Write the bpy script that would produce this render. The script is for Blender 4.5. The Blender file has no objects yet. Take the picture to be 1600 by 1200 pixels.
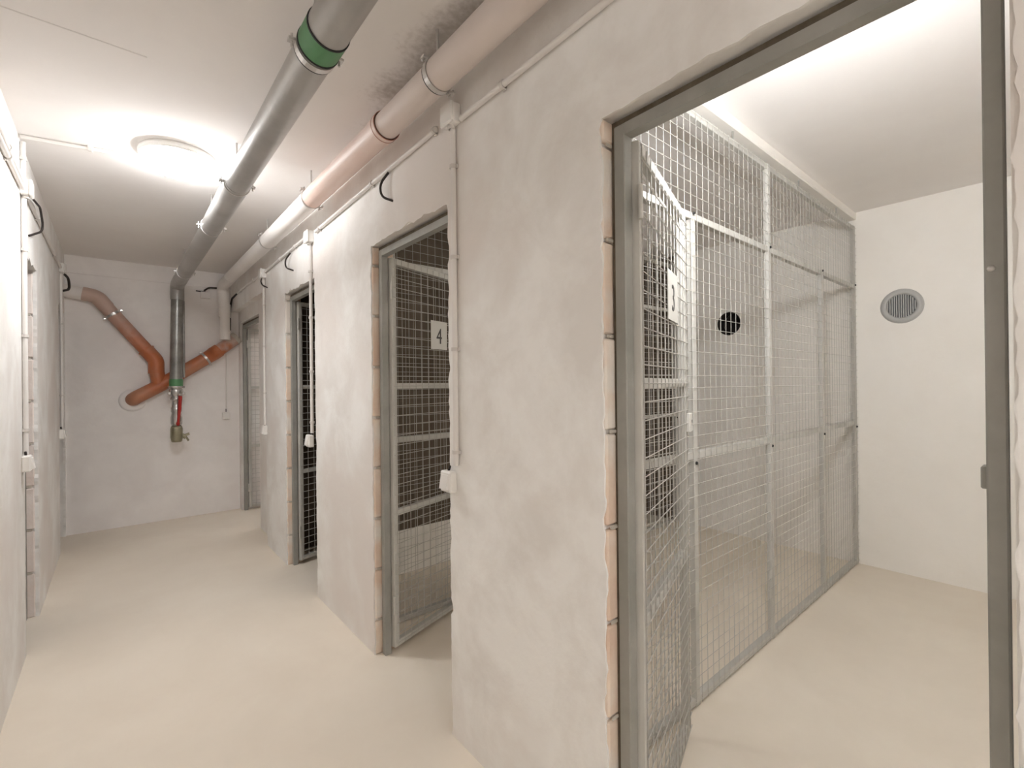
import bpy, bmesh, math, random
from mathutils import Vector, Matrix, noise
random.seed(7)
SC = bpy.context.scene
COL = SC.collection
R = math.radians

# ------------------------------------------------------------------ camera
CAM_H = 1.35
F_PX, YAW, PITCH, ROLL = 732.0, R(40.25), R(0.1), R(-0.6)
fw = Vector((math.sin(YAW)*math.cos(PITCH), math.cos(YAW)*math.cos(PITCH), math.sin(PITCH)))
rt = Vector((math.cos(YAW), -math.sin(YAW), 0))
up = rt.cross(fw)
r2 = rt*math.cos(ROLL) + up*math.sin(ROLL)
u2 = -rt*math.sin(ROLL) + up*math.cos(ROLL)
cam = bpy.data.cameras.new('camera')
cam.sensor_fit = 'HORIZONTAL'; cam.sensor_width = 36.0
cam.lens = 36.0*F_PX/1600.0
cam.clip_start = 0.02
co = bpy.data.objects.new('camera', cam); COL.objects.link(co)
m = Matrix((r2, u2, -fw)).transposed().to_4x4(); m.translation = (0, 0, CAM_H)
co.matrix_world = m
SC.camera = co

# ------------------------------------------------------------------ world, light levels, exposure
w = bpy.data.worlds.new('world'); SC.world = w; w.use_nodes = True
w.node_tree.nodes['Background'].inputs[0].default_value = (0.0, 0.0, 0.0, 1)
w.node_tree.nodes['Background'].inputs[1].default_value = 0.0
SC.view_settings.view_transform = 'Standard'
SC.view_settings.look = 'None'
SC.view_settings.gamma = 1.0
SC.view_settings.use_curve_mapping = False
SC.view_settings.exposure = 3.0
SC.cycles.diffuse_bounces = 14; SC.cycles.max_bounces = 16   # white rooms: let the light bounce
LAMP_CORRIDOR = 9.2      # emission of the round corridor ceiling lamps
LAMP_CELL = 38.5          # emission of the wall lamp above the door inside the open cell
LAMP_BEHIND_ADDED = 12.6  # unseen lamp added behind the viewpoint to light the foreground
LAMP_COL = (1.0, 1.0, 1.0)
FILL_END = 46.0           # emission of the lamp added in the end cell to lift the back

# ------------------------------------------------------------------ materials
def mat(name, c1, c2=None, scale=4.0, rough=0.8, metal=0.0, bump=0.0, bscale=60.0, detail=6.0, lo=0.35, hi=0.65, spec=0.3, c3=None, s3=0.8):
    m = bpy.data.materials.new(name); m.use_nodes = True
    nt = m.node_tree; b = nt.nodes['Principled BSDF']
    b.inputs['Roughness'].default_value = rough
    b.inputs['Metallic'].default_value = metal
    b.inputs['Specular IOR Level'].default_value = spec
    tc = nt.nodes.new('ShaderNodeTexCoord')
    gm = nt.nodes.new('ShaderNodeNewGeometry')
    if c2 is None:
        b.inputs['Base Color'].default_value = (*c1, 1)
    else:
        n = nt.nodes.new('ShaderNodeTexNoise'); n.inputs['Scale'].default_value = scale
        n.inputs['Detail'].default_value = detail; n.inputs['Roughness'].default_value = 0.62
        n.inputs['Distortion'].default_value = 0.35
        nt.links.new(gm.outputs['Position'], n.inputs['Vector'])
        rp = nt.nodes.new('ShaderNodeValToRGB')
        rp.color_ramp.elements[0].position = lo; rp.color_ramp.elements[1].position = hi
        rp.color_ramp.elements[0].color = (*c1, 1); rp.color_ramp.elements[1].color = (*c2, 1)
        nt.links.new(n.outputs['Fac'], rp.inputs['Fac'])
        out = rp.outputs['Color']
        if c3 is not None:
            n3 = nt.nodes.new('ShaderNodeTexNoise'); n3.inputs['Scale'].default_value = s3
            n3.inputs['Detail'].default_value = 4.0
            nt.links.new(gm.outputs['Position'], n3.inputs['Vector'])
            r3 = nt.nodes.new('ShaderNodeValToRGB')
            r3.color_ramp.elements[0].position = 0.46; r3.color_ramp.elements[1].position = 0.62
            nt.links.new(n3.outputs['Fac'], r3.inputs['Fac'])
            mx = nt.nodes.new('ShaderNodeMix'); mx.data_type = 'RGBA'
            nt.links.new(r3.outputs['Color'], mx.inputs[0])
            nt.links.new(out, mx.inputs[6]); mx.inputs[7].default_value = (*c3, 1)
            out = mx.outputs[2]
        nt.links.new(out, b.inputs['Base Color'])
    if bump > 0:
        nb = nt.nodes.new('ShaderNodeTexNoise'); nb.inputs['Scale'].default_value = bscale; nb.inputs['Detail'].default_value = 5
        nt.links.new(gm.outputs['Position'], nb.inputs['Vector'])
        bp = nt.nodes.new('ShaderNodeBump'); bp.inputs['Strength'].default_value = bump; bp.inputs['Distance'].default_value = 0.01
        nt.links.new(nb.outputs['Fac'], bp.inputs['Height']); nt.links.new(bp.outputs['Normal'], b.inputs['Normal'])
    return m

def emit(name, col, s):
    m = bpy.data.materials.new(name); m.use_nodes = True
    b = m.node_tree.nodes['Principled BSDF']
    b.inputs['Base Color'].default_value = (0.9, 0.9, 0.88, 1)
    b.inputs['Emission Color'].default_value = (*col, 1)
    b.inputs['Emission Strength'].default_value = s
    return m

M = {}
M['plaster'] = mat('plaster', (0.77, 0.75, 0.725), (0.87, 0.865, 0.85), scale=3.2, rough=0.92, bump=0.15, bscale=26, lo=0.38, hi=0.6, spec=0.15, c3=(0.755, 0.715, 0.685), s3=1.5)
M['plaster_fine'] = mat('plaster_fine', (0.84, 0.815, 0.77), (0.87, 0.85, 0.81), scale=2.2, rough=0.92, bump=0.12, bscale=30, spec=0.15)
M['plaster_back'] = mat('plaster_back', (0.82, 0.795, 0.785), (0.89, 0.87, 0.86), scale=3.0, rough=0.92, bump=0.12, bscale=30, spec=0.15)
M['ceiling'] = mat('ceiling', (0.83, 0.805, 0.79), (0.86, 0.84, 0.825), scale=1.5, rough=0.95, bump=0.05, bscale=40, spec=0.1)
def mould(m, x0, x1, y0, y1):
    # speckled dark mould on the ceiling along the drain pipe
    nt = m.node_tree; b = nt.nodes['Principled BSDF']; src = b.inputs['Base Color'].links[0].from_socket
    gm = nt.nodes.new('ShaderNodeNewGeometry'); sp = nt.nodes.new('ShaderNodeSeparateXYZ'); nt.links.new(gm.outputs['Position'], sp.inputs[0])
    def mr(sock, a, c, lo, hi):
        n = nt.nodes.new('ShaderNodeMapRange'); n.interpolation_type = 'SMOOTHSTEP'
        n.inputs[1].default_value = a; n.inputs[2].default_value = c; n.inputs[3].default_value = lo; n.inputs[4].default_value = hi
        nt.links.new(sock, n.inputs[0]); return n.outputs[0]
    def mul(p, q):
        n = nt.nodes.new('ShaderNodeMath'); n.operation = 'MULTIPLY'; nt.links.new(p, n.inputs[0]); nt.links.new(q, n.inputs[1]); return n.outputs[0]
    nz = nt.nodes.new('ShaderNodeTexNoise'); nz.inputs['Scale'].default_value = 45; nz.inputs['Detail'].default_value = 6; nt.links.new(gm.outputs['Position'], nz.inputs['Vector'])
    n2 = nt.nodes.new('ShaderNodeTexNoise'); n2.inputs['Scale'].default_value = 5; nt.links.new(gm.outputs['Position'], n2.inputs['Vector'])
    reg = mul(mul(mr(sp.outputs[0], x0, x1, 0, 1), mr(sp.outputs[0], .99, 1.05, 1, 0)), mul(mr(sp.outputs[1], y0, y0+.5, 0, 1), mr(sp.outputs[1], y1-1.0, y1, 1, 0)))
    a = nt.nodes.new('ShaderNodeMath'); a.operation = 'MULTIPLY_ADD'; nt.links.new(nz.outputs['Fac'], a.inputs[0]); a.inputs[1].default_value = .7; nt.links.new(n2.outputs['Fac'], a.inputs[2])
    ad = nt.nodes.new('ShaderNodeMath'); ad.operation = 'ADD'; nt.links.new(a.outputs[0], ad.inputs[0]); nt.links.new(reg, ad.inputs[1])
    f = mul(mr(ad.outputs[0], 1.10, 1.85, 0, .62), mr(reg, 0, .25, 0, 1))
    mx = nt.nodes.new('ShaderNodeMix'); mx.data_type = 'RGBA'; nt.links.new(f, mx.inputs[0]); nt.links.new(src, mx.inputs[6]); mx.inputs[7].default_value = (.24, .20, .155, 1)
    nt.links.new(mx.outputs[2], b.inputs['Base Color'])
mould(M['ceiling'], .68, 1.0, -.6, 2.6)
M['joint'] = mat('joint', (0.74, 0.715, 0.70), rough=0.95)
M['floor'] = mat('floor', (0.74, 0.67, 0.575), (0.79, 0.725, 0.63), scale=1.6, rough=0.62, bump=0.05, bscale=35, spec=0.25)
M['mortar'] = mat('mortar', (0.46, 0.42, 0.36), (0.57, 0.53, 0.47), scale=16, rough=0.95, bump=0.5, bscale=60)
M['shade_dark'] = mat('shade_dark', (0.115, 0.092, 0.07), (0.17, 0.14, 0.11), scale=3.0, rough=0.95, bump=0.2, bscale=24)  # dark brown stands in for shade on the walls of unlit cells
M['block'] = mat('block', (0.72, 0.55, 0.44), (0.79, 0.67, 0.56), scale=7, rough=0.9, bump=0.25, bscale=50, c3=(0.80, 0.75, 0.69), s3=4.5)
M['block_pale'] = mat('block_pale', (0.72, 0.62, 0.57), (0.78, 0.72, 0.69), scale=6, rough=0.9, bump=0.2, bscale=50)
M['steel'] = mat('steel', (0.30, 0.30, 0.275), (0.37, 0.365, 0.34), scale=5, rough=0.55, metal=0.25, spec=0.4)
M['steel_light'] = mat('steel_light', (0.50, 0.49, 0.455), (0.56, 0.55, 0.515), scale=5, rough=0.45, metal=0.0, spec=0.5)
M['wire'] = mat('wire', (0.47, 0.455, 0.425), rough=0.4, metal=0.0, spec=0.5)
M['foil'] = mat('foil', (0.36, 0.35, 0.335), (0.46, 0.45, 0.435), scale=3, rough=0.38, metal=0.35, spec=0.5, bump=0.06, bscale=30)
M['pipe_dark'] = mat('pipe_dark', (0.22, 0.22, 0.205), (0.36, 0.355, 0.34), scale=9, rough=0.30, metal=0.5, spec=0.5)
M['green'] = mat('green', (0.09, 0.24, 0.11), (0.12, 0.29, 0.14), scale=8, rough=0.45)
M['zinc'] = mat('zinc', (0.62, 0.60, 0.58), rough=0.3, metal=0.8)
M['rubber'] = mat('rubber', (0.03, 0.03, 0.03), rough=0.7)
M['pvc_white'] = mat('pvc_white', (0.66, 0.585, 0.545), (0.70, 0.63, 0.59), scale=2.5, rough=0.5, spec=0.35, c3=(0.70, 0.60, 0.56), s3=1.2)
M['pvc_pale'] = mat('pvc_pale', (0.76, 0.725, 0.70), (0.80, 0.77, 0.745), scale=2.5, rough=0.5, spec=0.35)
M['pvc_salmon'] = mat('pvc_salmon', (0.74, 0.56, 0.49), (0.76, 0.62, 0.56), scale=3.5, rough=0.5, spec=0.35)
M['pvc_orange'] = mat('pvc_orange', (0.44, 0.125, 0.05), (0.50, 0.17, 0.075), scale=6, rough=0.42, spec=0.4, c3=(0.47, 0.22, 0.13), s3=4)
M['pvc_dusty'] = mat('pvc_dusty', (0.50, 0.31, 0.24), (0.54, 0.39, 0.33), scale=5, rough=0.6, spec=0.3)
def overspray(name, a, c):
    # orange plastic with pale paint overspray that thins out towards the lower end of the pipe
    m = mat(name, (0.44, 0.125, 0.05), (0.50, 0.17, 0.075), scale=6, rough=0.48, spec=0.35)
    nt = m.node_tree; b = nt.nodes['Principled BSDF']; src = b.inputs['Base Color'].links[0].from_socket
    gm = nt.nodes.new('ShaderNodeNewGeometry'); sp = nt.nodes.new('ShaderNodeSeparateXYZ'); nt.links.new(gm.outputs['Position'], sp.inputs[0])
    nz = nt.nodes.new('ShaderNodeTexNoise'); nz.inputs['Scale'].default_value = 14; nz.inputs['Detail'].default_value = 5; nt.links.new(gm.outputs['Position'], nz.inputs['Vector'])
    ma = nt.nodes.new('ShaderNodeMath'); ma.operation = 'MULTIPLY_ADD'; nt.links.new(nz.outputs['Fac'], ma.inputs[0]); ma.inputs[1].default_value = .35; nt.links.new(sp.outputs[2], ma.inputs[2])
    mr = nt.nodes.new('ShaderNodeMapRange'); mr.inputs[1].default_value = a+.17; mr.inputs[2].default_value = c+.17; nt.links.new(ma.outputs[0], mr.inputs[0])
    mx = nt.nodes.new('ShaderNodeMix'); mx.data_type = 'RGBA'; nt.links.new(mr.outputs[0], mx.inputs[0]); nt.links.new(src, mx.inputs[6]); mx.inputs[7].default_value = (.54, .40, .34, 1)
    nt.links.new(mx.outputs[2], b.inputs['Base Color']); return m
M['pvc_spray'] = overspray('pvc_spray', 1.72, 2.12)
M['pvc_spray_short'] = overspray('pvc_spray_short', 1.72, 1.86)
M['pvc_line'] = mat('pvc_line', (0.40, 0.20, 0.15), rough=0.6)
M['conduit'] = mat('conduit', (0.74, 0.715, 0.69), rough=0.45, spec=0.35)
M['box_white'] = mat('box_white', (0.80, 0.785, 0.76), rough=0.4, spec=0.4)
M['clip'] = mat('clip', (0.62, 0.59, 0.56), rough=0.5)
M['cable'] = mat('cable', (0.035, 0.028, 0.025), rough=0.6)
M['packing'] = mat('packing', (0.10, 0.082, 0.06), (0.15, 0.125, 0.095), scale=20, rough=0.95)
M['red'] = mat('red', (0.42, 0.03, 0.025), rough=0.4)
M['brass'] = mat('brass', (0.30, 0.28, 0.19), (0.36, 0.33, 0.24), scale=20, rough=0.4, metal=0.6)
M['nickel'] = mat('nickel', (0.55, 0.53, 0.52), (0.62, 0.60, 0.58), scale=20, rough=0.25, metal=0.75)
M['plate'] = mat('plate', (0.66, 0.65, 0.61), rough=0.5)
M['ink'] = mat('ink', (0.09, 0.085, 0.08), rough=0.6)
M['vent'] = mat('vent', (0.44, 0.44, 0.43), rough=0.5)
M['vent_dark'] = mat('vent_dark', (0.16, 0.165, 0.165), rough=0.6)
M['duct_dark'] = mat('duct_dark', (0.022, 0.018, 0.016), rough=0.9)
M['lamp_body'] = mat('lamp_body', (0.8, 0.79, 0.77), rough=0.4)
M['glow'] = emit('glow', LAMP_COL, LAMP_CORRIDOR)
M['glow_cell'] = emit('glow_cell', LAMP_COL, LAMP_CELL)
M['glow_end_fill'] = emit('glow_end_fill', LAMP_COL, FILL_END)
M['glow_behind_added'] = emit('glow_behind_added', LAMP_COL, LAMP_BEHIND_ADDED)

# ------------------------------------------------------------------ mesh helpers
class MB:
    def __init__(s): s.v = []; s.f = []; s.sm = []
    def add(s, vs, fs, smooth=False):
        o = len(s.v); s.v += [tuple(v) for v in vs]
        for f in fs: s.f.append(tuple(i+o for i in f)); s.sm.append(smooth)
    def box(s, a, b, bev=0.0):
        x0, y0, z0 = [min(a[i], b[i]) for i in range(3)]; x1, y1, z1 = [max(a[i], b[i]) for i in range(3)]
        if bev <= 0:
            s.add([(x0,y0,z0),(x1,y0,z0),(x1,y1,z0),(x0,y1,z0),(x0,y0,z1),(x1,y0,z1),(x1,y1,z1),(x0,y1,z1)],
                  [(0,3,2,1),(4,5,6,7),(0,1,5,4),(1,2,6,5),(2,3,7,6),(3,0,4,7)])
        else:
            bm = bmesh.new(); bmesh.ops.create_cube(bm, size=1)
            for v in bm.verts: v.co = Vector(((x0+x1)/2+v.co.x*(x1-x0), (y0+y1)/2+v.co.y*(y1-y0), (z0+z1)/2+v.co.z*(z1-z0)))
            bmesh.ops.bevel(bm, geom=bm.edges[:], offset=bev, segments=1, affect='EDGES')
            bm.verts.index_update()
            s.add([v.co[:] for v in bm.verts], [[v.index for v in f.verts] for f in bm.faces]); bm.free()
        return s
    def tube(s, pts, r, n=16, cap=True, radii=None):
        pts = [Vector(p) for p in pts]; k = len(pts)
        rs = radii or [r]*k
        t0 = (pts[1]-pts[0]).normalized()
        a = Vector((0,0,1)) if abs(t0.z) < 0.9 else Vector((1,0,0))
        u = t0.cross(a).normalized(); vs = []
        for i in range(k):
            if i == 0: t = t0
            elif i == k-1: t = (pts[i]-pts[i-1]).normalized()
            else: t = ((pts[i]-pts[i-1]).normalized()+(pts[i+1]-pts[i]).normalized()).normalized()
            u = (u - t*u.dot(t)).normalized(); w_ = t.cross(u)
            for j in range(n):
                an = 2*math.pi*j/n
                vs.append(pts[i]+(u*math.cos(an)+w_*math.sin(an))*rs[i])
        fs = [(i*n+j, i*n+(j+1)%n, (i+1)*n+(j+1)%n, (i+1)*n+j) for i in range(k-1) for j in range(n)]
        s.add(vs, fs, n > 6)
        if cap:
            s.add(vs[:n], [tuple(range(n-1, -1, -1))]); s.add(vs[-n:], [tuple(range(n))])
        return s
    def rod(s, a, b, r, n=4):
        return s.tube([a, b], r, n)
    def ring(s, c, ax, ro, ri, h, n=28):
        c = Vector(c); ax = Vector(ax).normalized()
        a = Vector((0,0,1)) if abs(ax.z) < 0.9 else Vector((1,0,0))
        u = ax.cross(a).normalized(); w_ = ax.cross(u); vs = []
        for (r_, t) in ((ri,-h/2),(ro,-h/2),(ro,h/2),(ri,h/2)):
            for j in range(n):
                an = 2*math.pi*j/n; vs.append(c+ax*t+(u*math.cos(an)+w_*math.sin(an))*r_)
        fs = [(q*n+j, q*n+(j+1)%n, ((q+1)%4)*n+(j+1)%n, ((q+1)%4)*n+j) for q in range(4) for j in range(n)]
        s.add(vs, fs); return s
    def lathe(s, c, ax, prof, n=28):
        c = Vector(c); ax = Vector(ax).normalized()
        a = Vector((0,0,1)) if abs(ax.z) < 0.9 else Vector((1,0,0))
        u = ax.cross(a).normalized(); w_ = ax.cross(u); vs = []
        for (r_, t) in prof:
            for j in range(n):
                an = 2*math.pi*j/n; vs.append(c+ax*t+(u*math.cos(an)+w_*math.sin(an))*r_)
        fs = [(q*n+j, q*n+(j+1)%n, (q+1)*n+(j+1)%n, (q+1)*n+j) for q in range(len(prof)-1) for j in range(n)]
        s.add(vs, fs, True); return s
    def mesh(s, name):
        me = bpy.data.meshes.new(name); me.from_pydata(s.v, [], s.f); me.update()
        bm = bmesh.new(); bm.from_mesh(me); bmesh.ops.recalc_face_normals(bm, faces=bm.faces[:]); bm.to_mesh(me); bm.free()
        if len(s.sm) == len(me.polygons): me.polygons.foreach_set('use_smooth', s.sm)
        return me
    def build(s, name, mt, parent=None, origin=None):
        if parent is not None: o_ = parent.get('_o') or (0,0,0); o_ = Vector(o_)
        elif origin is not None: o_ = Vector(origin)
        else:
            lo = [min(v[i] for v in s.v) for i in range(3)]; hi = [max(v[i] for v in s.v) for i in range(3)]
            o_ = Vector(((lo[0]+hi[0])/2, (lo[1]+hi[1])/2, lo[2]))
        s.v = [tuple(Vector(v)-o_) for v in s.v]
        me = s.mesh(name); me.materials.append(M[mt])
        o = bpy.data.objects.new(name, me); COL.objects.link(o)
        if parent is not None:
            o.parent = parent
            ORG[o.name] = tuple(o_)
        else:
            o.location = o_
        o['_o'] = tuple(o_)
        return o
ORG = {}
def tag(o, label=None, cat=None, group=None, kind=None):
    if label: o['label'] = label
    if cat: o['category'] = cat
    if group: o['group'] = group
    if kind: o['kind'] = kind
    return o
def thing(name, loc, label, cat, group=None, rz=0.0, local=False):
    o = bpy.data.objects.new(name, None); COL.objects.link(o); o.empty_display_size = 0.1
    o.location = loc; o.rotation_euler = (0, 0, rz); o['_o'] = (0,0,0) if local else tuple(loc)
    return tag(o, label, cat, group)
def copy_tree(o, parent=None):
    c = o.copy(); COL.objects.link(c)
    if parent is not None: c.parent = parent
    for ch in list(o.children): copy_tree(ch, c)
    return c
def fillet(pts, rad, n=7):
    pts = [Vector(p) for p in pts]; out = [pts[0]]
    for i in range(1, len(pts)-1):
        a, b, c = pts[i-1], pts[i], pts[i+1]
        d1 = (a-b).normalized(); d2 = (c-b).normalized()
        ang = d1.angle(d2); t = min(rad/math.tan(ang/2), (a-b).length*0.48, (c-b).length*0.48)
        p, q = b+d1*t, b+d2*t
        for k in range(n+1):
            s_ = k/n; out.append(p*(1-s_)**2 + b*2*s_*(1-s_) + q*s_**2)
    out.append(pts[-1]); return out
def lin(p, q, n): return [Vector(p).lerp(Vector(q), i/n) for i in range(n+1)]

# ------------------------------------------------------------------ setting
XR, XC, XB = 0.985, 0.992, 1.105          # corridor wall: plaster face, block face, cell side
XL = -0.355
YB, YF = 5.97, -3.6
ZC = 2.60
XO = 4.20                                  # outer wall of the cells
DOORS = {'near': (0.05, 0.787), 'four': (1.545, 2.25), 'third': (3.13, 3.825)}
ZD = 2.05
def struct(o): return tag(o, kind='structure')

b = MB(); b.box((-2.2, YF-.1, -.1), (XO+.2, YB+.2, 0)); struct(b.build('floor', 'floor', origin=(0,0,0)))
b = MB(); b.box((-2.2, YF-.1, ZC), (XO+.2, YB+.2, ZC+.1)); ceil_o = struct(b.build('ceiling', 'ceiling', origin=(0,0,ZC)))
b = MB(); b.box((-.355, 2.226, ZC-.0012), (.10, 2.232, ZC)); b.build('joint_line', 'joint', ceil_o)

def wall_grid(axis_x, direction, y0, y1, openings, thick_skin, core, name, mtl, extra_y=()):
    """plaster skin with ragged openings in plane x=axis_x; direction=+1: body lies towards +x.  openings: (ya, yb, ztop)"""
    ys = {round(y0,4), round(y1,4)}
    for a, c, t in openings:
        ys |= {round(a,4), round(c,4)}
        n = max(2, int((c-a)/0.022))
        for i in range(1, n): ys.add(round(a+(c-a)*i/n, 4))
    base = sorted(ys); full = [base[0]]
    for y in base[1:]:
        k = max(1, int(math.ceil((y-full[-1])/0.16))); s_ = full[-1]
        for i in range(1, k+1): full.append(s_+(y-s_)*i/k)
    zs = {0.0, ZC}
    for _, _, t in openings: zs.add(t)
    zt = min(t for _, _, t in openings); n = int(zt/0.021)
    for i in range(n+1): zs.add(round(zt*i/n, 5))
    zs = sorted(zs); fz = [zs[0]]
    for z in zs[1:]:
        k = max(1, int(math.ceil((z-fz[-1])/0.12))); s_ = fz[-1]
        for i in range(1, k+1): fz.append(s_+(z-s_)*i/k)
    eps = 1e-4
    bm = bmesh.new(); V = {}
    def inside(y, z): return any(a < y < c and z < t for a, c, t in openings)
    for i, y in enumerate(full):
        for j, z in enumerate(fz):
            yy, zz = y, z
            for a, c, t in openings:
                rag = lambda s1, s2: 0.005*noise.noise(Vector((s1*7, s2, 3.1))) + 0.0065*noise.noise(Vector((s1*29, s2, 7.7))) + 0.005*noise.noise(Vector((s1*63, s2, 4.2))) + 0.035*max(0, noise.noise(Vector((s1*11, s2, 1.3)))-0.25)
                if z < t-eps and z > eps:
                    if abs(y-a) < eps: yy = y-0.004-rag(z, a*5)
                    if abs(y-c) < eps: yy = y+0.004+rag(z, c*5+2)
                if abs(z-t) < eps and a-eps <= y <= c+eps:
                    zz = z+0.004+1.1*rag(y, t*3+a)
            V[i, j] = bm.verts.new((axis_x, yy, zz))
    faces = []
    for i in range(len(full)-1):
        for j in range(len(fz)-1):
            ym, zm = (full[i]+full[i+1])/2, (fz[j]+fz[j+1])/2
            if inside(ym, zm): continue
            faces.append(bm.faces.new((V[i,j], V[i+1,j], V[i+1,j+1], V[i,j+1])))
    for v in [v for v in bm.verts if not v.link_faces]: bm.verts.remove(v)
    r_ = bmesh.ops.extrude_face_region(bm, geom=faces)
    for v in [g for g in r_['geom'] if isinstance(g, bmesh.types.BMVert)]: v.co.x += thick_skin*direction
    bmesh.ops.recalc_face_normals(bm, faces=bm.faces[:])
    bm.verts.index_update()
    bb = MB(); bb.add([v.co[:] for v in bm.verts], [[v.index for v in f.verts] for f in bm.faces]); bm.free()
    for (p, q) in core: bb.box(p, q)
    return struct(bb.build(name, mtl, origin=(axis_x, (y0+y1)/2, 0)))

d1, d4, d3 = DOORS['near'], DOORS['four'], DOORS['third']
PIER_END = 4.43
core = []
for (a, c) in ((YF, d1[0]-.002), (d1[1]+.012, d4[0]-.012), (d4[1]+.012, d3[0]-.012), (d3[1]+.012, PIER_END-.01)):
    core.append(((XC-.002, a, 0), (XB, c, ZC)))
for (a, c) in (d1, d4, d3): core.append(((XC-.002, a-.012, ZD+.012), (XB, c+.012, ZC)))
core.append(((XC-.002, PIER_END-.01, 2.19), (1.30, YB, ZC)))
wr = wall_grid(XR, +1, YF, YB, [(d1[0], d1[1], ZD), (d4[0], d4[1], ZD), (d3[0], d3[1], ZD), (PIER_END, YB, 2.18)], XC-XR, core, 'wall_right', 'plaster')
# set-back wall with the last doorway
Y5 = (5.0, 5.88); XS = 1.055
b = MB(); b.box((XS, PIER_END-.01, 0), (1.30, Y5[0], 2.19)); b.box((XS, Y5[1], 0), (1.30, YB, 2.19)); b.box((XS, Y5[0], 2.06), (1.30, Y5[1], 2.19))
struct(b.build('wall_recess', 'plaster', origin=(XS, 5.2, 0)))

dl1, dl2 = (3.43, 3.97), (5.36, 5.94)
core = []
for (a, c) in ((YF, dl1[0]-.012), (dl1[1]+.012, dl2[0]-.012), (dl2[1]+.012, YB)):
    core.append(((XL-.12, a, 0), (XL-.016, c, ZC)))
for (a, c) in (dl1, dl2): core.append(((XL-.12, a-.012, ZD+.012), (XL-.016, c+.012, ZC)))
wl = wall_grid(XL, -1, YF, YB, [(dl1[0], dl1[1], ZD), (dl2[0], dl2[1], ZD)], .018, core, 'wall_left', 'plaster')

# hollow clay blocks showing in the door reveals
BZ = [0.0, .202, .456, .712, .967, 1.222, 1.477, 1.735, 1.99, 2.06]
blk_cache = {}
def blocks(parent, xa, xb, y, side, zoff=0.0, mt='block'):
    """jamb at y; side=+1: the masonry is on the +y side"""
    zz = [BZ[0]]+[z+zoff for z in BZ[1:-1]]+[BZ[-1]]
    for i in range(len(zz)-1):
        z0, z1 = zz[i]+(.006 if i else .001), zz[i+1]-.006
        if z1-z0 < .03: continue
        key = (round(xb-xa,3), round(z1-z0,2), mt)
        if key not in blk_cache:
            mb = MB(); mb.box((0, 0, 0), (xb-xa, .115, z1-z0), bev=.005)
            me = mb.mesh('brick'); me.materials.append(M[mt]); blk_cache[key] = me
        o = bpy.data.objects.new('brick', blk_cache[key]); COL.objects.link(o)
        o.parent = parent; po = Vector(parent['_o'])
        j = random.uniform(-.003, .003)
        yy = y+j if side > 0 else y-.115+j
        o.location = Vector((xa+random.uniform(-.001,.001), yy, z0))-po
        # mortar lump squeezed out of the joint
        if 0 < i:
            q = MB(); x0 = xa+.012; s_ = -side
            q.box((x0, yy+(0 if side > 0 else .115)-s_*.004, z0-.011), (xb-.01, yy+(0 if side > 0 else .115)+s_*random.uniform(-.001,.006), z0-.001), bev=.002)
            q.build('mortar_joint', 'mortar', parent)
blocks(wr, XC-.001, XB, d1[1], +1)
blocks(wr, XC-.001, XB, d4[1], +1, -.03)
blocks(wr, XC-.001, XB, d4[0], -1, .05)
blocks(wr, XC-.001, XB, d3[1], +1, .02)
blocks(wr, XC-.001, XB, d3[0], -1, .02)
blocks(wl, XL-.12, XL-.017, dl1[1], +1, .06, 'block_pale')
blocks(wl, XL-.12, XL-.017, dl1[0], -1, .02, 'block_pale')

# back wall with plastered ring beam
b = MB(); b.box((-2.2, YB, 0), (XO, YB+.12, ZC)); struct(b.build('wall_back', 'plaster_back', origin=(0, YB, 0)))
b = MB(); b.box((XL, YB-.012, 2.432), (XR, YB, ZC), bev=.004); struct(b.build('trim_1', 'plaster_back', origin=(.3, YB, 2.43)))
b = MB(); b.box((-2.2, YF-.12, 0), (XO, YF, ZC)); struct(b.build('wall_front', 'plaster', origin=(0, YF, 0)))
# rooms behind the left wall
b = MB(); b.box((-2.1, YF, 0), (-2.0, YB, ZC)); struct(b.build('wall_side', 'plaster_back', origin=(-2, 1, 0)))
b = MB(); b.box((-2.0, 4.6, 0), (XL-.12, 4.72, ZC)); struct(b.build('wall_between', 'plaster_back', origin=(-1.2, 4.6, 0)))

# outer wall of the cells with two round duct openings
HOLES = [(0.735, 1.872, .105), (1.945, 1.878, .105)]
b = MB(); yy = [YF]
for (hy, hz, hr) in HOLES: yy += [hy-.2, hy+.2]
yy += [2.47]
def quad_x(mb, x, ya, yb, za, zb): mb.add([(x,ya,za),(x,yb,za),(x,yb,zb),(x,ya,zb)], [(0,1,2,3)])
for i in range(0, len(yy)-1, 2): quad_x(b, XO, yy[i], yy[i+1], 0, ZC)
for (hy, hz, hr) in HOLES:
    quad_x(b, XO, hy-.2, hy+.2, 0, hz-.2); quad_x(b, XO, hy-.2, hy+.2, hz+.2, ZC)
    n = 32; ci = []; sq = []
    for k in range(n):
        a = 2*math.pi*k/n+math.pi/4; c_, s_ = math.cos(a), math.sin(a)
        jit = 1+.05*noise.noise(Vector((k*.9, hy, 2)))
        ci.append((XO, hy+hr*c_*jit, hz+hr*s_*jit)); q = .2/max(abs(c_), abs(s_)); sq.append((XO, hy+q*c_, hz+q*s_))
    inn = [(XO+.22, p[1], p[2]) for p in ci]
    b.add(ci+sq+inn, [(k, (k+1)%n, n+(k+1)%n, n+k) for k in range(n)]+[(k, (k+1)%n, 2*n+(k+1)%n, 2*n+k) for k in range(n)])
wo = struct(b.build('wall_outer', 'plaster_fine', origin=(XO, 1, 0)))
b = MB(); b.box((XO, 2.47, 0), (XO+.1, YB, ZC)); struct(b.build('wall_unlit', 'shade_dark', origin=(XO, 4, 0)))  # shade beyond the second partition, put into the wall colour
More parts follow.
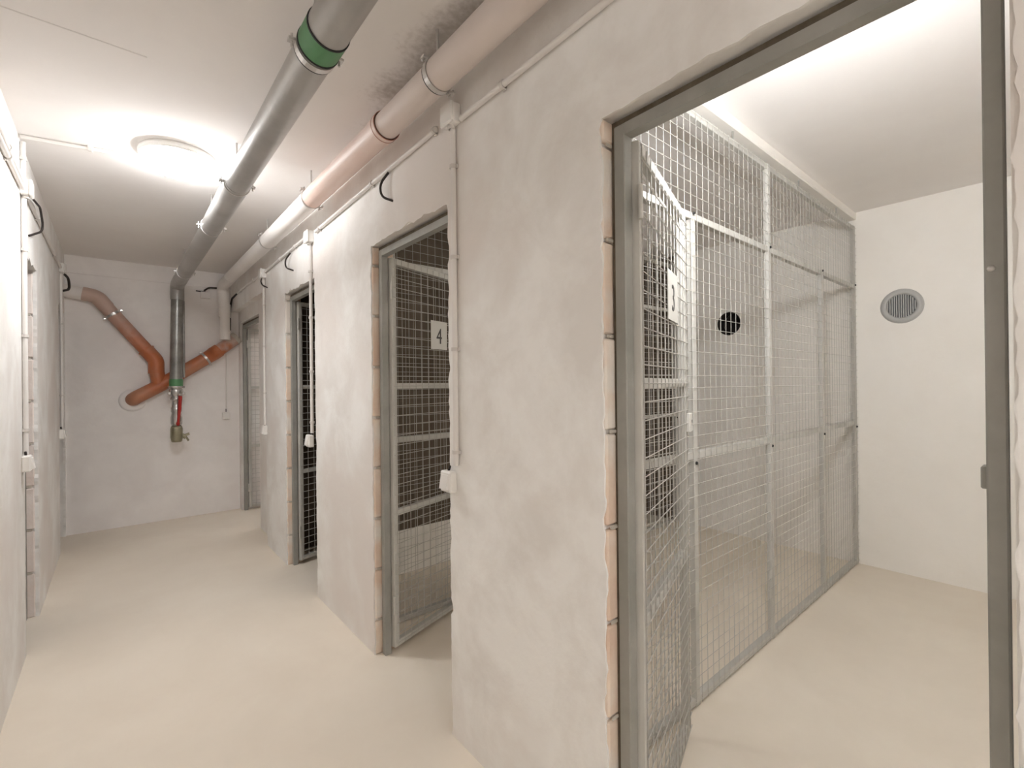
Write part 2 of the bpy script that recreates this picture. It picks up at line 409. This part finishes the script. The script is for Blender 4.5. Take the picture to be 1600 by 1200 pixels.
b = MB(); b.box((XO+.22, YF, 0), (XO+.3, YB, ZC)); struct(b.build('wall_shell', 'duct_dark', origin=(XO+.25, 1, 0)))
# dividers: masonry behind the second mesh partition, shade painted in dark brown, light at the foot as a pale strip
b = MB(); b.box((XB, 3.10, 0), (XO, 3.13, ZC)); dv = struct(b.build('wall_divider', 'shade_dark', origin=(2.5, 3.1, 0)))
b = MB(); b.box((XB, 3.092, 0), (XO, 3.10, .31)); struct(b.build('light_strip_divider', 'plaster_fine', origin=(2.5, 3.1, 0)))  # pale strip stands in for light falling on the wall foot
b = MB(); b.box((XB, 4.12, 0), (XO, 4.30, ZC)); struct(b.build('wall_end', 'shade_dark', origin=(2.5, 4.2, 0)))
b = MB(); b.box((XB, -1.02, 0), (XO, -.90, ZC)); struct(b.build('wall_cell', 'plaster_fine', origin=(2.5, -1, 0)))

# ------------------------------------------------------------------ door frames (steel) and mesh doors
FW = .032
def door_frame(y0, y1, x, depth, label, ztop=2.035, strike=True, lowmat='steel', mirror=1):
    t = thing('door_frame', (x, (y0+y1)/2, 0), label, 'door frame', 'steel door frames')
    xa, xb = x, x+depth*mirror
    MB().box((xa, y1-FW-.013, 0), (xb, y1-.011, ztop), bev=.0025).build('jamb', lowmat, t)
    MB().box((xa, y0+.006, 0), (xb, y0+.006+FW*.75, ztop), bev=.0025).build('jamb', lowmat, t)
    MB().box((xa+.0008, y0+.006+FW*.75, ztop-FW), (xb-.0008, y1-FW-.013, ztop-.0008)).build('head', lowmat, t)
    MB().box((xa+.006*mirror, y1-.011, 0), (xb, y1-.0005, ztop+.016)).build('packing', 'packing', t)
    MB().box((xa+.006*mirror, y0+.006, ztop), (xb, y1-.010, ztop+.016)).build('packing', 'packing', t)
    for z in (.20, .967, 1.735):       # wall anchors
        MB().box((xa+.008*mirror, y1-.012, z-.012), (xb-.008*mirror, y1+.006, z+.004)).build('anchor', 'mortar', t)
    if strike:
        MB().box((xa+.010, y0+.004+FW*.75, 1.18), (xb+.004, y0+.013+FW*.75, 1.215), bev=.002).build('strike_box', 'steel', t)
        for z in (.55, 1.52):
            MB().lathe((xa, y0+.006+FW*.5, z), (-1,0,0), [(0,.003),(.004,.002),(.005,0)], 8).build('screw', 'zinc', t)
        for z in (.62, 1.20, 1.60):
            MB().lathe((xa+.018, y1-FW-.010, z), (0,-1,0), [(0,.002),(.0035,.0015),(.0045,0)], 8).build('screw', 'rubber', t)
    return t
door_frame(d1[0], d1[1], 1.022, .034, 'grey steel door frame around the nearest wide-open doorway on the right')
door_frame(d4[0], d4[1], 1.020, .034, 'grey steel door frame around the doorway of the door numbered 4')
door_frame(d3[0], d3[1], 1.020, .034, 'narrow-looking steel door frame in the corridor wall next after the number 4 doorway')
door_frame(Y5[0]+.002, Y5[1]-.002, XS+.02, .034, 'dark grey steel door frame at the end of the corridor beside the back wall', strike=False)
door_frame(dl1[0], dl1[1], XL-.085, .034, 'grey-green steel door frame in the left wall beside pale blocks', strike=False, mirror=1)
door_frame(dl2[0], dl2[1], XL-.085, .034, 'far grey-green door frame in the left wall by the back corner', strike=False, mirror=1)

def digit(ch, size, parent, loc, mt):
    cu = bpy.data.curves.new('numeral', 'FONT'); cu.body = ch; cu.size = size; cu.align_x = 'CENTER'; cu.align_y = 'CENTER'; cu.extrude = .0006
    o = bpy.data.objects.new('tmp', cu); COL.objects.link(o)
    dg = bpy.context.evaluated_depsgraph_get(); me = bpy.data.meshes.new_from_object(o.evaluated_get(dg)); bpy.data.objects.remove(o)
    me.materials.clear(); me.materials.append(M[mt])
    # stand the glyph up in the xz plane, facing -y
    for v in me.vertices: x, y, z = v.co; v.co = (x*.8, -z, y)
    me.update()
    o = bpy.data.objects.new('numeral', me); COL.objects.link(o); o.parent = parent; o.location = loc
    return o

LW, LZ0, LZ1 = .635, .03, 2.0
def make_leaf():
    t = thing('mesh_door', (0,0,0), 'x', 'door', 'steel mesh doors', local=True)
    s = .030
    MB().box((0, -.012, LZ0), (s, .018, LZ1), bev=.002).build('stile', 'steel_light', t)
    MB().box((LW-s, -.012, LZ0), (LW, .018, LZ1), bev=.002).build('stile', 'steel_light', t)
    for z in (LZ0, .69, 1.335, LZ1-s):
        MB().box((s, -.012, z), (LW-s, .018, z+s), bev=.002).build('rail', 'steel_light', t)
    mb = MB(); p = .05; r_ = .0018; yv = -.0135; yh = -.017
    x = .018
    while x < LW-.01: mb.rod((x, yv, LZ0+.004), (x, yv, LZ1-.004), r_); x += p
    z = LZ0+.02
    while z < LZ1-.01: mb.rod((.004, yh, z), (LW-.004, yh, z), r_); z += p
    tag(mb.build('wire_mesh', 'wire', t), kind='stuff')
    for z in (.25, 1.83):
        mb = MB(); mb.tube([(-.008, -.016, z-.045), (-.008, -.016, z+.045)], .007, 10); mb.box((-.006, -.0145, z-.04), (.022, -.012, z+.04))
        mb.build('hinge', 'steel_light', t)
    lk = MB().box((LW-.028, -.026, 1.165), (LW+.028, -.012, 1.235), bev=.002).build('lock_case', 'plate', t)
    mb = MB(); mb.lathe((LW+.010, -.026, 1.205), (0,-1,0), [(0,.001),(.005,.001),(.005,0)], 10); mb.box((LW+.008, -.027, 1.188), (LW+.012, -.0262, 1.204)); mb.build('keyhole', 'ink', lk)
    return t
leaf = make_leaf()
def place_leaf(o, y1, ang, label, x=1.064):
    o.location = (x, y1-.048, 0); o.rotation_euler = (0, 0, R(ang)); o['label'] = label
    return o
def plate(o, ch):
    pl = MB().box((.285, -.0215, 1.555), (.425, -.0195, 1.715)).build('number_plate', 'plate', o)
    pl['label'] = 'white square plate with the number %s' % ch
    digit(ch, .125, pl, (.355, -.0222, 1.625), 'ink')
leaf5 = copy_tree(leaf); leaf3 = copy_tree(leaf); leaf4 = copy_tree(leaf)
place_leaf(leaf, d1[1], 19, 'nearest grey steel mesh door, swung open into the lit storage cell'); plate(leaf, '3')
place_leaf(leaf4, d4[1], 19, 'open steel mesh door carrying the number 4 plate'); plate(leaf4, '4')
place_leaf(leaf3, d3[1], 17, 'open steel mesh door showing as a narrow strip past the number 4 doorway')
place_leaf(leaf5, Y5[1], 3, 'farthest steel mesh door, standing open beside the back wall', x=XS+.062)

# ------------------------------------------------------------------ mesh partitions between the cells
def partition(y, posts, tall, label, group):
    t = thing('mesh_partition', ((XB+XO)/2, y, 0), label, 'partition', group)
    s = .032; ztop = 2.50
    for i, x in enumerate(posts):
        MB().box((x-s/2, y, .0), (x+s/2, y+.026, ztop if i in tall else 2.036), bev=.0025).build('post', 'steel_light', t)
    xs = [XB]+[p for p in posts]+[XO-.002]
    for z in (.004, 1.03, 2.035, ztop-.03):
        h = .03
        MB().box((XB, y+.004, z), (XO-.002, y+.004+.03, z+h), bev=.002).build('rail', 'steel_light', t)
    mb = MB(); p = .05; r_ = .0013
    x = XB+.02
    while x < XO-.01: mb.rod((x, y-.0025, .01), (x, y-.0025, ztop-.005), r_); x += p
    z = .03
    while z < ztop: mb.rod((XB+.003, y-.006, z), (XO-.004, y-.006, z), r_); z += p
    tag(mb.build('wire_mesh', 'wire', t), kind='stuff')
    for x in posts:
        for z in (1.015, 2.06):
            MB().lathe((x, y-.001, z), (0,-1,0), [(0,.007),(.006,.006),(.0075,0)], 8).build('bolt', 'rubber', t)
    # hangers to the ceiling
    for x in (1.55, 2.25, 3.1, 3.8):
        MB().box((x-.003, y+.010, ztop-.002), (x+.003, y+.016, ZC)).build('hanger', 'steel', t)
    return t
partition(1.0, [1.85, 2.635, 3.46, XO-.022], (1, 3), 'tall steel mesh partition with posts and rails, lit, along the open cell', 'mesh partitions')
partition(2.45, [1.20, 1.95, 2.75, 3.55, XO-.022], (0, 2, 4), 'dim steel mesh partition seen through the number 4 doorway', 'mesh partitions')
# plastered band over the partition, under the ceiling
b = MB(); b.box((XB, .992, ZC-.055), (XO, 1.06, ZC), bev=.006); struct(b.build('trim_2', 'plaster_fine', origin=(2.6, 1, 2.55)))

# ------------------------------------------------------------------ round wall vents
t = thing('wall_vent', (XO, .735, 1.75), 'round grey plastic vent grille on the far wall of the lit cell', 'vent')
MB().lathe((XO+.02, .735, 1.872), (-1,0,0), [(.082,.0),(.082,.030),(.092,.036),(.108,.034),(.118,.026),(.122,.018)], 36).build('rim', 'vent', t)
MB().lathe((XO+.012, .735, 1.872), (-1,0,0), [(0,.0),(.084,.0)], 32).build('backing', 'vent_dark', t)
for k in range(-6, 7):
    yk = k*.0125; h = math.sqrt(max(0, .081**2-yk**2))
    MB().box((XO-.014, .735+yk-.003, 1.872-h), (XO-.004, .735+yk+.003, 1.872+h)).build('slat', 'vent', t)
t = thing('wall_vent', (XO, 1.945, 1.75), 'dark round open duct hole in the wall behind the lit mesh partition', 'vent')
MB().ring((XO+.06, 1.945, 1.878), (1,0,0), .103, .098, .12, 32).build('sleeve', 'duct_dark', t)
MB().lathe((XO+.14, 1.945, 1.878), (-1,0,0), [(0,0),(.12,0)], 32).build('duct_back', 'duct_dark', t)

# ------------------------------------------------------------------ lamps
def ceiling_lamp(x, y, label, glow):
    t = thing('ceiling_lamp', (x, y, ZC-.09), label, 'lamp', 'round ceiling lamps')
    MB().lathe((x, y, ZC), (0,0,-1), [(.0,.0),(.170,.0),(.175,.012),(.175,.032),(.170,.036),(.160,.032)], 40).build('base', 'lamp_body', t)
    MB().lathe((x, y, ZC), (0,0,-1), [(.160,.032),(.157,.050),(.145,.072),(.115,.090),(.07,.100),(.001,.104)], 40).build('diffuser', glow, t)
ceiling_lamp(.268, 3.06, 'round glowing white ceiling lamp beside the grey pipe in the corridor', 'glow')
ceiling_lamp(.30, -1.55, 'second round glowing ceiling lamp, added unseen behind the viewpoint', 'glow_behind_added')
def wall_lamp(x, y, z, label, glow):
    t = thing('wall_lamp', (x, y, z-.07), label, 'lamp', 'bulkhead lamps over the cell doors')
    MB().box((x, y-.125, z-.075), (x+.02, y+.125, z+.075), bev=.006).build('base', 'lamp_body', t)
    for (a, c) in (((y-.125, z-.075), (y-.113, z+.075)), ((y+.113, z-.075), (y+.125, z+.075)), ((y-.113, z+.063), (y+.113, z+.075)), ((y-.113, z-.075), (y+.113, z-.063))):
        MB().box((x+.02, a[0], a[1]), (x+.066, c[0], c[1]), bev=.003).build('rim', 'lamp_body', t)
    MB().box((x+.02, y-.112, z-.062), (x+.070, y+.112, z+.062), bev=.012).build('diffuser', glow, t)
wall_lamp(XB, .40, 2.175, 'white oval bulkhead lamp on the wall above the door inside the lit cell', 'glow_cell')
wall_lamp(1.30, 5.25, 2.28, 'added white oval fill lamp inside the end cell beside the back wall', 'glow_end_fill')  # made-up lamp that brightens the dim end of the corridor

# ------------------------------------------------------------------ grey insulated pipe, down to the valve
PX, PZ, PR = .482, 2.392, .059
t = thing('insulated_pipe', (PX, 3.0, PZ-PR), 'grey pipe under the ceiling with green collar, dropping to a red-handled valve', 'pipe')
MB().tube([(PX, YF, PZ), (PX, 1.40, PZ)], PR, 36).build('pipe_section', 'foil', t)
MB().tube([(PX, 1.47, PZ), (PX, 2.70, PZ)], PR-.001, 36).build('pipe_section', 'foil', t)
MB().tube([(PX, 2.70, PZ), (PX, 3.55, PZ)], PR, 36).build('pipe_section', 'foil', t)
MB().tube([(PX, 3.55, PZ), (PX, 5.45, PZ)], PR-.002, 36).build('pipe_section', 'foil', t)
YD = 5.77
MB().tube(fillet([(PX, 5.45, PZ), (PX, YD, PZ), (PX, YD, 2.24)], .10, 8), PR, 28).build('elbow', 'foil', t)
MB().tube([(PX, YD, 2.25), (PX-.016, YD, 1.44)], PR-.005, 32).build('down_pipe', 'pipe_dark', t)
g = MB().tube([(PX, 1.378, PZ), (PX, 1.466, PZ)], PR+.003, 36).build('green_collar', 'green', t)
MB().ring((PX, 1.378, PZ), (0,1,0), PR+.0035, PR-.002, .006, 36).build('seam', 'rubber', g)
MB().ring((PX, 1.466, PZ), (0,1,0), PR+.0045, PR-.002, .006, 36).build('seam', 'rubber', g)
MB().tube([(PX-.016, YD, 1.372), (PX-.016, YD, 1.442)], PR-.001, 32).build('green_collar', 'green', t)
def clamp(par, c, ax, r_, wdt=.02, ears=True, rod_to=None, earv=None):
    k = MB().ring(c, ax, r_+.0035, r_+.0005, wdt, 36).build('clamp', 'zinc', par)
    MB().ring(Vector(c)-Vector(ax)*(wdt*.62), ax, r_+.0025, r_+.0003, wdt*.25, 36).build('rubber_lining', 'rubber', k)
    ev = Vector(earv or (1,0,0))
    if ears:
        for s_ in (-1, 1):
            p = Vector(c)+ev*s_*(r_+.012)
            up_ = Vector(ax).cross(ev).normalized()
            mb = MB(); mb.box(p-Vector((.011,.011,.004)), p+Vector((.011,.011,.004))); mb.tube([p-up_*.02, p+up_*.02], .004, 8)
            mb.build('bolt', 'zinc', k)
    if rod_to is not None:
        MB().tube([Vector(c)+(Vector(rod_to)-Vector(c)).normalized()*r_, rod_to], .005, 8).build('hanger_rod', 'zinc', k)
clamp(t, (PX, 1.492, PZ), (0,-1,0), PR, .024, rod_to=(PX, 1.492, ZC))
clamp(t, (PX, 2.73, PZ), (0,-1,0), PR, .012, rod_to=(PX, 2.73, ZC))
clamp(t, (PX, 3.56, PZ), (0,-1,0), PR, .012, rod_to=(PX, 3.56, ZC))
clamp(t, (PX, 5.10, PZ), (0,-1,0), PR, .018, rod_to=(PX, 5.10, ZC))
def stretch(mb): mb.v = [(v[0], v[1], v[2] if v[2] > 1.33 else 1.33-(1.33-v[2])*1.28) for v in mb.v]
xv = PX-.016
MB().tube(fillet([(xv+.045, YD, 2.245), (xv+.068, YD+.01, 2.24), (xv+.066, YD+.01, 1.46)], .02, 5), .010, 10).build('shade_tube', 'pipe_dark', t)  # thin dark tube stands in for the shading along the down pipe
mb = MB()
mb.lathe((xv, YD, 0), (0,0,1), [(.0,1.373),(.072,1.373),(.072,1.352),(.045,1.350),(.052,1.345),(.058,1.335),(.058,1.30),(.044,1.285),(.044,1.275),(.050,1.272),(.050,1.255),(.040,1.25),(.040,1.20),(.046,1.195),(.046,1.165),(.040,1.155),(.048,1.12),(.048,1.07),(.038,1.05),(.0,1.05)], 12)
stretch(mb); vb = mb.build('valve_body', 'nickel', t)
for sx in (-1, 1): MB().box((xv+sx*.058-.014, YD-.03, 1.285), (xv+sx*.058+.014, YD+.02, 1.315), bev=.004).build('union_lug', 'nickel', vb)
mb = MB(); mb.tube([(xv+.028, YD-.062, 1.285), (xv+.022, YD-.068, 1.20), (xv+.008, YD-.062, 1.075)], .012, 8, radii=[.016,.015,.010]); mb.lathe((xv+.006, YD-.062, 1.07), (0,-1,0), [(0,.012),(.016,.008),(.016,-.008),(0,-.012)], 12)
stretch(mb); mb.build('lever', 'red', t)
mb = MB(); mb.lathe((xv, YD, 0), (0,0,1), [(.0,1.05),(.045,1.05),(.052,1.03),(.052,.96),(.044,.93),(.036,.925),(.0,.925)], 14)
stretch(mb); dc = mb.build('drain_cap', 'brass', t)
mb = MB(); mb.tube([(xv+.045, YD, .975), (xv+.075, YD-.005, .96)], .018, 10); mb.tube([(xv+.07, YD-.01, .975), (xv+.105, YD-.01, .985)], .010, 8); mb.tube([(xv+.075, YD-.01, .962), (xv+.098, YD-.01, .93)], .009, 8); stretch(mb); mb.build('wing_nut', 'brass', dc)
mb = MB(); mb.box((xv-.012, YD+.03, 1.30), (xv+.012, YB, 1.325)); mb.build('bracket', 'zinc', t)

# ------------------------------------------------------------------ drain pipe along the right wall
QX, QZ, QR = .872, 2.437, .053
t = thing('drain_pipe', (QX, 3.0, QZ-QR), 'pale painted plastic drain pipe running along the top of the right wall', 'pipe')
MB().tube([(QX, YF, QZ), (QX, 1.40, QZ)], QR+.002, 36).build('pipe_section', 'pvc_white', t)
MB().tube([(QX, 1.40, QZ), (QX, 1.825, QZ)], QR, 36).build('pipe_section', 'pvc_white', t)
so = MB().tube([(QX, 1.82, QZ), (QX, 1.845, QZ), (QX, 1.855, QZ), (QX, 1.90, QZ), (QX, 1.91, QZ), (QX, 2.80, QZ)], QR, 36, radii=[QR+.004, QR+.006, QR+.003, QR+.004, QR+.001, QR+.001]).build('socket_pipe', 'pvc_salmon', t)
for y in (1.822, 1.848): MB().ring((QX, y, QZ), (0,1,0), QR+.0068, QR, .004, 36).build('socket_ridge', 'pvc_line', so)
MB().tube([(QX, 2.80, QZ), (QX, 3.80, QZ)], QR+.001, 36).build('pipe_section', 'pvc_pale', t)
MB().tube([(QX, 3.80, QZ), (QX, 5.30, QZ)], QR-.002, 36).build('pipe_section', 'pvc_pale', t)
MB().tube(fillet([(QX, 5.29, QZ), (QX, 5.76, QZ-.01), (QX+.02, 5.79, 2.20)], .11, 8), QR+.001, 28).build('elbow', 'pvc_pale', t)
so = MB().tube([(QX+.02, 5.79, 2.24), (QX+.022, 5.79, 2.10)], QR+.004, 28).build('socket_pipe', 'pvc_pale', t)
MB().ring((QX+.021, 5.79, 2.105), (0,0,1), QR+.006, QR, .006, 28).build('socket_ridge', 'pvc_pale', so)
MB().tube([(QX+.022, 5.785, 2.12), (QX+.024, 5.785, 1.862)], QR-.004, 28).build('down_pipe', 'pvc_pale', t)
clamp(t, (QX, 1.415, QZ), (0,-1,0), QR+.001, .022, earv=(.77,0,-.64), rod_to=(QX, 1.415, ZC))
clamp(t, (QX, 2.805, QZ), (0,-1,0), QR+.001, .012, earv=(.77,0,-.64), rod_to=(QX, 2.805, ZC))
clamp(t, (QX, 3.83, QZ), (0,-1,0), QR+.001, .012, earv=(.77,0,-.64), rod_to=(QX, 3.83, ZC))

# ------------------------------------------------------------------ orange waste pipes on the back wall
OR = .062; YO = 5.905
t = thing('orange_waste_pipe', (.35, YO, 1.2), 'orange waste pipe branching in a V on the back wall behind the valve', 'pipe')
MB().tube([(-.47, YO, 2.262), (-.22, YO, 2.240)], OR-.002, 24).build('pipe_section', 'pvc_pale', t)
MB().tube(fillet([(-.23, YO, 2.242), (-.125, YO, 2.225), (-.06, YO, 2.13)], .10, 6), OR+.002, 24).build('elbow', 'pvc_spray', t)
MB().tube([(-.065, YO, 2.135), (.255, YO, 1.71)], OR-.001, 24).build('pipe_section', 'pvc_spray', t)
e = MB().tube(fillet([(.235, YO, 1.737), (.315, YO, 1.63), (.315, YO, 1.50)], .10, 6), OR+.005, 24).build('elbow', 'pvc_orange', t)
MB().ring((.238, YO, 1.733), (.597,0,-.80), OR+.010, OR, .016, 24).build('socket_ridge', 'pvc_orange', e)
MB().tube([(.315, YO, 1.56), (.335, YO, 1.40)], OR, 24).build('branch', 'pvc_orange', t)
mb = MB(); mb.tube(fillet([(.13, YB+.05, 1.235), (.14, YO-.005, 1.255), (.36, YO, 1.39)], .09, 7), OR+.002, 24); mb.build('elbow', 'pvc_orange', t)
MB().tube([(.34, YO, 1.378), (.74, YO, 1.665)], OR+.002, 24).build('pipe_section', 'pvc_orange', t)
so = MB().tube([(.73, YO, 1.658), (.80, YO, 1.712), (.80, YO, 1.712), (.86, YO, 1.76)], OR+.008, 24, radii=[OR+.001, OR+.007, OR+.009, OR+.008]).build('socket_pipe', 'pvc_orange', t)
MB().tube([(.85, YO, 1.75), (1.01, YO, 1.887)], OR+.001, 24).build('pipe_section', 'pvc_spray_short', t)
MB().tube([(1.0, YO, 1.878), (1.03, YO, 1.904)], OR+.006, 24).build('end_sleeve', 'mortar', t)
def oclamp(c, ax):
    axn = Vector(ax).normalized(); ev = Vector((0,1,0)).cross(axn).normalized()
    k = MB().ring(c, axn, OR+.006, OR+.001, .022, 28).build('clamp', 'zinc', t)
    for s_ in (-1, 1):
        p = Vector(c)+ev*s_*(OR+.014)
        MB().box(p-Vector((.012,.012,.010)), p+Vector((.012,.012,.010)), bev=.003).build('bolt', 'zinc', k)
oclamp((-.012, YO, 2.065), (.2,0,-.265)); oclamp((.735, YO, 1.662), (.4,0,.287))
# patch where the lower leg enters the wall
b = MB(); b.lathe((.13, YB, 1.235), (0,-1,0), [(.11,0),(.108,.012),(.085,.018),(.0,.02)], 20)
b.build('mortar_collar', 'plaster_back', t)

# ------------------------------------------------------------------ conduits, boxes and cables
CR = .0105
def conduit(pts, clips, label, group='white plastic conduits', r_=CR):
    p0 = pts[0]
    t = thing('conduit', p0, label, 'conduit', group)
    MB().tube(pts, r_, 12).build('tube', 'conduit', t)
    for (c, ax, nrm) in clips:
        c = Vector(c); ax = Vector(ax); nrm = Vector(nrm)
        mb = MB(); mb.ring(c, ax, r_+.004, r_+.0003, .014, 14)
        side = ax.cross(nrm).normalized()
        a = c-nrm*r_-side*.018-ax*.007; q = c-nrm*(r_-.008)+side*.018+ax*.007
        mb.box(a, q); mb.build('clip', 'clip', t)
    return t
NX = (-1,0,0); xw = XR-CR-.001
def vdrop(y, ztop, zbot, zs, label):
    return conduit([(xw, y, zbot), (xw, y, ztop)], [((xw, y, z), (0,0,1), NX) for z in zs], label)
vdrop(1.478, 2.31, 1.05, [2.17, 1.83, 1.485, 1.10], 'vertical white conduit on the right wall between the nearest doorway and number 4')
vdrop(3.165, 2.27, 1.05, [2.1, 1.8, 1.45, 1.12], 'vertical white conduit on the right wall between the number 4 doorway and the next')
vdrop(4.46-.04, 2.27, 1.03, [2.05, 1.7, 1.3], 'vertical white conduit at the end corner of the right wall')
def hrun(y0, y1, z0, z1, ys, label):
    f = lambda y: z0+(z1-z0)*(y-y0)/(y1-y0)
    return conduit([(xw, y0, z0), (xw, y1, z1)], [((xw, y, f(y)), (0,1,0), NX) for y in ys], label)
hrun(.15, 1.425, 2.345, 2.328, [.55, 1.18], 'horizontal white conduit above the nearest wide-open doorway')
hrun(1.60, 3.06, 2.362, 2.332, [1.61, 2.2, 2.98], 'horizontal white conduit above the number 4 doorway')
hrun(3.25, 4.40, 2.345, 2.33, [3.5, 3.9], 'horizontal white conduit on the right wall towards the back')
hrun(4.50, 5.55, 2.335, 2.335, [4.8, 5.4], 'horizontal white conduit above the end doorway')

def jbox(x, y, z, label, sx=.045, s_=.075, nrm=-1):
    t = thing('junction_box', (x, y, z-s_/2), label, 'junction box', 'white junction boxes')
    MB().box((x, y-s_/2, z-s_/2), (x+nrm*sx*.72, y+s_/2, z+s_/2), bev=.004).build('body', 'box_white', t)
    MB().box((x+nrm*sx*.72, y-s_/2-.002, z-s_/2-.002), (x+nrm*sx, y+s_/2+.002, z+s_/2+.002), bev=.005).build('lid', 'box_white', t)
    MB().ring((x+nrm*sx*.4, y, z-s_/2-.006), (0,0,1), .014, .0108, .014, 14).build('gland', 'clip', t)
    return t
jbox(XR, 1.478, 2.358, 'white junction box high on the right wall between the nearest doorway and number 4')
jbox(XR, 3.165, 2.322, 'white junction box high on the right wall between number 4 and the next doorway')
jbox(XR, 4.44-.02, 2.32, 'white junction box at the end corner of the right wall')
jbox(XL, 3.36, 2.36, 'glaring white junction box high on the left wall', nrm=1)
jbox(XL, 5.44, 2.37, 'white junction box high on the left wall near the back corner', nrm=1)

def switch(x, y, z, label, nrm=-1, axis='x'):
    t = thing('light_switch', (x, y, z-.045), label, 'switch', 'white surface switches')
    if axis == 'x':
        MB().box((x, y-.036, z-.040), (x+nrm*.034, y+.036, z+.040), bev=.006).build('housing', 'box_white', t)
        mb = MB(); mb.add([(x+nrm*.034,y-.026,z-.028),(x+nrm*.034,y+.026,z-.028),(x+nrm*.034,y+.026,z+.028),(x+nrm*.034,y-.026,z+.028),
                           (x+nrm*.046,y-.024,z-.026),(x+nrm*.046,y+.024,z-.026),(x+nrm*.037,y+.024,z+.026),(x+nrm*.037,y-.024,z+.026)],
                          [(0,1,2,3),(4,5,6,7),(0,1,5,4),(1,2,6,5),(2,3,7,6),(3,0,4,7)]); mb.build('rocker', 'box_white', t)
        mb = MB(); mb.tube([(x+nrm*.013, y+.006, z+.038), (x+nrm*.012, y-.002, z+.058)], .005, 8); mb.build('cable_entry', 'cable', t)
    else:
        MB().box((x-.036, y, z-.040), (x+.036, y-.034, z+.040), bev=.006).build('housing', 'box_white', t)
        MB().box((x-.024, y-.034, z-.026), (x+.024, y-.042, z+.026), bev=.003).build('rocker', 'box_white', t)
        MB().tube([(x, y-.012, z+.038), (x, y-.012, z+.075)], .004, 8).build('cable_entry', 'cable', t)
    return t
switch(XR, 1.523, .985, 'white switch box on the right wall beside the number 4 doorway')
switch(XR, 3.195, .998, 'white switch box on the right wall between the number 4 doorway and the next')
switch(XR, 4.455-.035, .985, 'white switch box at the end corner of the right wall')
switch(XL, 3.335, .985, 'white switch box on the left wall, nearest of two', nrm=1)
switch(XL, 5.32, .985, 'small white switch box on the left wall near the back corner', nrm=1)
switch(.925, YB, 1.045, 'small white switch on the back wall beside the end door frame', axis='y')
conduit([(.928, YB-.009, 1.12), (.930, YB-.009, 1.75)], [], 'thin conduit above the back wall switch', r_=.006)

xl = XL+CR+.001
conduit([(xl, 3.36, 1.03), (xl, 3.36, 2.31)], [((xl, 3.36, z), (0,0,1), (1,0,0)) for z in (1.15, 1.62, 2.05)], 'vertical white conduit on the left wall, nearest of two')
conduit([(xl, 3.345, 2.40), (xl, 3.345, 2.585)], [((xl, 3.345, 2.5), (0,0,1), (1,0,0))], 'short white conduit between left junction box and ceiling')
conduit([(xl, .6, 2.345), (xl, 3.31, 2.345)], [((xl, y, 2.345), (0,1,0), (1,0,0)) for y in (1.6, 2.9)], 'horizontal white conduit along the top of the left wall')
conduit([(xl, .6, 2.385), (xl, 3.31, 2.380)], [((xl, y, 2.385), (0,1,0), (1,0,0)) for y in (1.6, 2.9)], 'upper horizontal white conduit along the top of the left wall')
conduit([(xl, 3.41, 2.36), (xl, 5.40, 2.37)], [((xl, y, 2.365), (0,1,0), (1,0,0)) for y in (3.9, 4.9)], 'white conduit on the left wall between its two junction boxes')
conduit([(xl, 5.44, 1.03), (xl, 5.44, 2.32)], [((xl, 5.44, z), (0,0,1), (1,0,0)) for z in (1.3, 1.9)], 'vertical white conduit on the left wall near the back corner')
conduit([(xl, 3.29, ZC-CR-.001), (.135, 3.19, ZC-CR-.001)], [((-.09, 3.236, ZC-CR-.001), Vector((.478,-.10,0)).normalized(), (0,0,-1))], 'white conduit on the ceiling running to the round lamp')

def cable(pts, label, r_=.0055):
    sp = fillet(pts, .06, 6)
    return tag(MB().tube(sp, r_, 8).build('cable', 'cable'), label, 'cable', 'black cable loops')
cable([(XR-.012, 2.02, 2.34), (XR-.03, 2.075, 2.30), (XR-.03, 2.06, 2.235), (XR+.002, 2.0, 2.205)], 'short black cable loop entering the wall above the number 4 doorway')
cable([(XR-.012, 3.62, 2.32), (XR-.03, 3.69, 2.28), (XR-.03, 3.67, 2.22), (XR+.002, 3.585, 2.19)], 'short black cable loop entering the wall above the third doorway')
cable([(XR-.02, 4.41, 2.29), (XR-.035, 4.42, 2.26), (XR-.03, 4.40, 2.22), (XR+.002, 4.34, 2.19)], 'small black cable loop at the end corner of the right wall')
cable([(XL+.03, 3.44, 2.345), (XL+.04, 3.70, 2.37), (XL+.045, 3.82, 2.27), (XL+.004, 3.62, 2.185)], 'grey-black cable loop below the left wall junction box')
cable([(XL+.02, 5.47, 2.34), (XL+.05, 5.62, 2.32), (XL+.055, 5.60, 2.22), (XL+.004, 5.48, 2.18)], 'black cable loop near the back left corner', r_=.010)
cable([(.66, YB-.004, 2.385), (.72, YB-.02, 2.38), (.745, YB-.014, 2.38)], 'short black cable end lying on the back wall', r_=.006)
cable([(.73, YB-.03, 2.39), (.77, YB-.05, 2.425), (.86, YB-.05, 2.43)], 'black cable end poking out behind the drain pipe elbow', r_=.009)
cable([(.985, 5.62, 2.34), (.975, 5.86, 2.32), (.968, 5.93, 2.22), (.966, 5.93, 1.98)], 'dark cable running down in the corner by the end door', r_=.010)
b = MB(); b.box((.70, YB-.03, 2.31), (.79, YB, 2.38), bev=.004)
tag(b.build('junction_box', 'plaster_back'), 'grey plaster-smeared junction box on the back wall by the drain pipe elbow', 'junction box')

# tidy helper properties
for o in bpy.data.objects:
    if '_o' in o: del o['_o']
